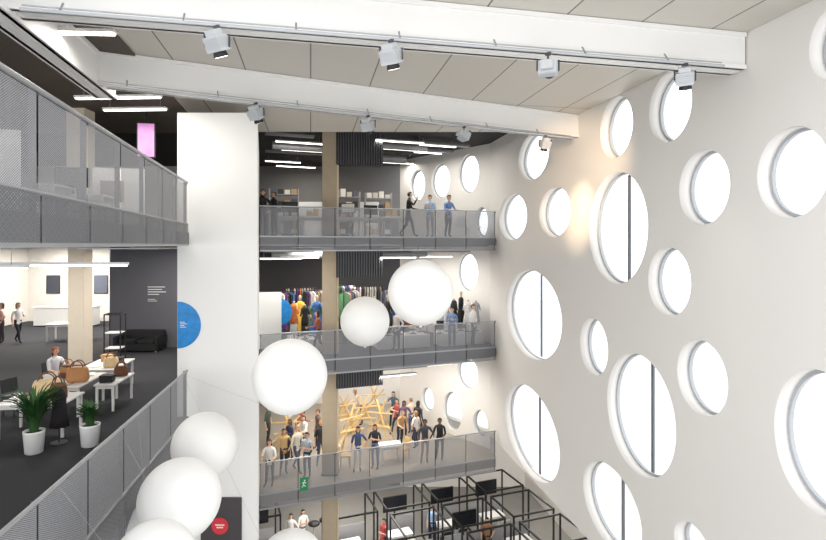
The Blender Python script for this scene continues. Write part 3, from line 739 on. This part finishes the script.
# white board with blue sign on L2
x,y=fly(269,1.2)
r=thing('exhibition_board','white exhibition board beside blue round sign','exhibition board',(x,y,L2),.1); box('board_face',(0,0,1.35),(.9,.06,2.1),DESKW,r)
for sx in (-1,1): box('board_foot',(sx*.4,0,.15),(.05,.4,.3),DSTEEL,r)
x,y=fly(278.5,1.6)
r=disc('standing_sign',(x,y,L2+1.6),.52,BLUE,'blue round sign on thin pole behind white board')
tubes('pole',[((0,.03,-1.6),(0,.03,0))],.02,DSTEEL,r); tubes('foot',[((0,.03,-1.6),(0,.03,-1.57))],.2,DSTEEL,r,seg=20)
# dress forms
def dressform(loc,rz,c,kind,label,s=1.0):
    r=thing('dress_form',label,'mannequin',loc,rz,'dressed mannequins on display'); r.scale=(s,s,s)
    bm=bmesh.new(); lathe(bm,[(.16,0),(.16,.02),(.02,.03),(.018,.75),(.018,.8)],14); fin(bm,'stand',DSTEEL,r)
    prof={0:[(.24,.35),(.22,.5),(.19,.75),(.16,.92),(.12,1.05),(.14,1.2),(.165,1.3),(.15,1.40),(.06,1.45)],
          1:[(.18,.62),(.19,.75),(.17,.92),(.13,1.05),(.15,1.22),(.17,1.32),(.14,1.40),(.05,1.45)],
          2:[(.30,.12),(.27,.35),(.22,.65),(.17,.92),(.12,1.05),(.14,1.22),(.16,1.32),(.13,1.40),(.05,1.45)]}[kind]
    bm=bmesh.new(); lathe(bm,prof,18)
    for v in bm.verts:
        v.co.y*=.68
        if v.co.z<.9:
            a=math.atan2(v.co.y,v.co.x); f=1+.12*math.sin(a*6); v.co.x*=f; v.co.y*=f
    for sx in (-1,1): addtube(bm,(sx*.14,0,1.36),(sx*.24,0,1.02),.05,10,0,.035)
    fin(bm,'garment',mat('fabric_%d_%d_%d'%c,c,.8,noise=.6,scale=9),r,smooth=True)
    if kind==1:
        bm=bmesh.new(); lathe(bm,[(.20,.2),(.18,.45),(.17,.66)],16)
        for v in bm.verts: v.co.y*=.65
        fin(bm,'skirt',col(random.choice(((40,40,46),(210,206,200),(120,90,70)))),r,smooth=True)
    bm=bmesh.new()
    if kind==2: lathe(bm,[(.05,1.43),(.04,1.50),(.05,1.54),(.066,1.60),(.06,1.66),(.02,1.70)],14); nm='mannequin_head'
    else: lathe(bm,[(.05,1.43),(.04,1.49),(.045,1.51),(.01,1.53)],14); nm='neck_cap'
    fin(bm,nm,CONC,r,smooth=True)
    return r
pal=[((176,44,60),'red'),((220,180,70),'yellow'),((30,30,34),'black'),((232,230,226),'white'),((110,64,130),'purple'),((56,100,160),'blue'),((76,120,84),'green'),((206,116,60),'orange'),((215,140,160),'pink'),((150,130,110),'brown'),((40,40,44),'charcoal'),((190,186,178),'beige')]
def plinth(u,off,w,d):
    x,y=fly(u,off); r=thing('display_plinth','low white display plinth under mannequins','plinth',(x,y,L2),math.atan(.3824)); box('plinth_body',(0,0,.25),(w,d,.5),DESKW,r,bevel=.01); box('plinth_kick',(0,0,.02),(w-.1,d-.06,.04),BLACK,r)
plinth(306,2.2,1.3,1.4); plinth(400,1.7,2.2,1.2); plinth(459,1.35,2.0,.8)
seq=[(294,1.8),(300,2.5),(305,1.7),(311,2.4),(317,2.1),(374,1.3),(381,1.9),(388,1.4),(394,2.0),(400,1.5),(406,2.1),(413,1.5),(420,1.9),(427,1.5),(440,1.2),(447,1.6),(454,1.2),(461,1.6),(468,1.2),(476,1.3)]
for i,(u,o_) in enumerate(seq):
    c,n=random.choice(pal)
    if i>13: c,n=random.choice([pal[3],pal[2],pal[5],((170,170,176),'grey'),pal[10]])
    k=random.choice((0,1,1,2)); x,y=fly(u,o_)
    dressform((x,y,L2+.5),random.uniform(-1.2,1.2),c,k,'mannequin wearing %s %s'%(n,('knee-length dress','jacket over plain skirt','full-length gown')[k]),random.uniform(.82,1.0))
neutral=[(40,40,44),(60,56,60),(190,186,178),(226,222,216),(120,100,86),(90,96,110),(150,130,110)]
def clothes_rail(loc,rz,n):
    r=thing('clothes_rail','black rail hung with mixed colourful and dark garments','clothes rail',loc,rz,'clothes rails')
    tubes('rail_frame',[((-.7,0,0),(-.7,0,2.2)),((.7,0,0),(.7,0,2.2)),((-.7,0,2.2),(.7,0,2.2)),((-.7,-.25,.03),(-.7,.25,.03)),((.7,-.25,.03),(.7,.25,.03))],.018,BLACK,r)
    for i in range(n):
        bm=bmesh.new(); x=-.6+1.2*i/(n-1)+random.uniform(-.02,.02); h=random.uniform(.5,1.5); t_=2.16; w_=random.uniform(.14,.25)
        a=[bm.verts.new(v) for v in ((x-.03,-.05,t_),(x-.03,-w_,t_-.1),(x-.05,-w_*.9,t_-h),(x-.05,w_*.9,t_-h),(x-.03,w_,t_-.1),(x-.03,.05,t_))]
        b=[bm.verts.new(v.co+Vector((.05,0,0))) for v in a]
        bm.faces.new(a);bm.faces.new(b[::-1])
        for q in range(6): bm.faces.new((a[q],a[(q+1)%6],b[(q+1)%6],b[q]))
        cc=random.choice(pal)[0] if random.random()<.45 else random.choice(neutral)
        fin(bm,'garment',mat('fabric_%d_%d_%d'%cc,cc,.8,noise=.6,scale=9),r)
for u,o_,a_ in ((281,3.4,.9),(300,5.6,.3),(317,4.0,.8),(350,3.4,1.3),(368,5.6,.2),(392,3.7,1.0),(343,6.6,.5)):
    clothes_rail(gp(u,o_,L2),a_,11)
# ---------------------------------------------------------------- L1 wooden trestles
def easel(loc,rz,h,label='light wooden A-frame trestle structure'):
    r=thing('wooden_trestle',label,'trestle',loc,rz,'wooden trestles')
    w=.6
    S=[((-w,-.3,0),(w*.35,0,h)),((w,-.3,0),(-w*.35,0,h)),((-w,.35,0),(w*.3,0,h*.96)),((w,.35,0),(-w*.3,0,h*.96)),((-w*.9,-.18,h*.45),(w*.9,-.18,h*.45)),((-w*.6,.2,h*.4),(w*.6,.2,h*.4)),((-w,-.2,h*.72),(w,-.1,h*.74)),((-w,-.3,h*.25),(w*.8,.1,h*.85))]
    bm=bmesh.new()
    for p,q in S:
        p=Vector(p);q=Vector(q);d=q-p; addbox(bm,(p+q)/2,(.065,.04,d.length),0,d.to_track_quat('Z','Y').to_matrix().to_4x4())
    fin(bm,'timber_frame',WOOD,r)
    box('timber_shelf',(0,0,h*.42),(w*1.1,.36,.03),WOOD,r)
for u,o_,h in ((350,3.0,1.9),(364,4.6,1.8),(381,3.0,2.0),(288,3.7,1.7),(344,5.4,1.7),(374,6.2,1.9)):
    easel(gp(u,o_,L1),random.uniform(-.5,.6),h)
for u,o_ in ((345,1.3),(403,1.2),(330,3.6)):
    chair(gp(u,o_,L1),random.uniform(-1,3),WOOD,WOOD,'light wooden chair on lower gallery','light wooden chairs')
table(gp(390,1.2,L1),.36,.9,.6,.7,label='small white table on lower gallery')
# ---------------------------------------------------------------- ground floor booths
def booth(x,y,w,d,h,rz,i):
    r=thing('meeting_booth','black steel frame meeting booth, open top','booth',(x,y,L0),rz,'black framed booths')
    c=[(-w/2,-d/2),(w/2,-d/2),(w/2,d/2),(-w/2,d/2)]
    S=[]
    for k in range(4):
        a,b=c[k],c[(k+1)%4]; S+=[((*a,0),(*a,h)),((*a,h),(*b,h)),((*a,.03),(*b,.03))]
    bm=bmesh.new()
    for p,q in S:
        p=Vector(p);q=Vector(q);dd=q-p; addbox(bm,(p+q)/2,(.06,.06,dd.length+.05),0,dd.to_track_quat('Z','Y').to_matrix().to_4x4())
    fin(bm,'steel_frame',BLACK,r)
    box('back_panel',(0,d/2-.06,.65),(w-.1,.03,1.0),mat('booth_panel_grey',(150,150,152),.6),r)
    if i in (0,1,2,4,9):
        box('screen_casing',(0,d/2-.13,1.75),(1.1,.06,.66),BLACK,r,bevel=.01); box('screen_panel',(0,d/2-.165,1.75),(1.04,.01,.6),SCRD,r); boxes('screen_bracket',[((0,d/2-.06,1.3),(.06,.05,.5))],BLACK,r)
    M=Matrix.Rotation(rz,3,'Z')
    t=Vector((x,y,L0))+M@Vector((0,.25,0)); table(t,rz,1.1,.6,label='white meeting table inside booth',group='booth tables')
    for sx in ((-.35,.35) if i%2 else (.2,)):
        t=Vector((x,y,L0))+M@Vector((sx,-.45,0)); chair(t,rz+math.pi,DSTEEL if i%2 else DESKW,DSTEEL,'plain chair in meeting booth','booth chairs')
e1=Vector((.936,.352)); e2=Vector((-.352,.936)); C0=Vector((-1.8,24.0))
n=0
for row in range(3):
    for c_ in range(3):
        if row==2 and c_==0: continue
        p=C0+e1*(1.0+2.25*c_)-e2*(1.0+2.3*row); booth(p.x,p.y,1.85,1.85,2.4,.36,n); n+=1
p=C0+e1*(1.0-2.25)-e2*1.0; booth(p.x,p.y,1.85,1.85,2.4,.36,8)
booth(-6.35,22.3,1.7,1.7,2.4,.36,9)
for u,v in ((314,524),(325,520)):
    p=onz(u,v,L0+1.0)
    r=thing('bar_stool','black round-seat bar stool on ground floor','stool',(p.x,p.y,L0),0,'black bar stools')
    bm=bmesh.new(); lathe(bm,[(.14,.95),(.24,.98),(.25,1.04),(.2,1.07)],20); fin(bm,'seat',BLACK,r,smooth=True)
    bm=bmesh.new(); lathe(bm,[(.22,0),(.22,.02),(.03,.04),(.025,.95)],16); fin(bm,'pedestal',STEEL,r,smooth=True)
# ---------------------------------------------------------------- exterior
EXT=mat('exterior_paving',(236,235,233),.9)
struct(prism('ground',[(12,-30),(140,-30),(140,140),(7,140),(7,31)],-14.6,-14.2,[EXT]),'outdoor paving beyond windows')
# ---------------------------------------------------------------- world, camera
w=bpy.data.worlds.new('World'); scene.world=w; w.use_nodes=True
bg=w.node_tree.nodes['Background']; bg.inputs[0].default_value=(.97,.985,1.0,1); bg.inputs[1].default_value=2.3
cam=bpy.data.cameras.new('Camera'); co=bpy.data.objects.new('Camera',cam); COL.objects.link(co)
cam.lens=F/826*36; cam.sensor_width=36; cam.shift_y=-25/826; co.location=(0,0,0); co.rotation_euler=(math.pi/2,0,0); cam.clip_end=400
scene.camera=co
scene.view_settings.view_transform='Standard'; scene.view_settings.look='None'
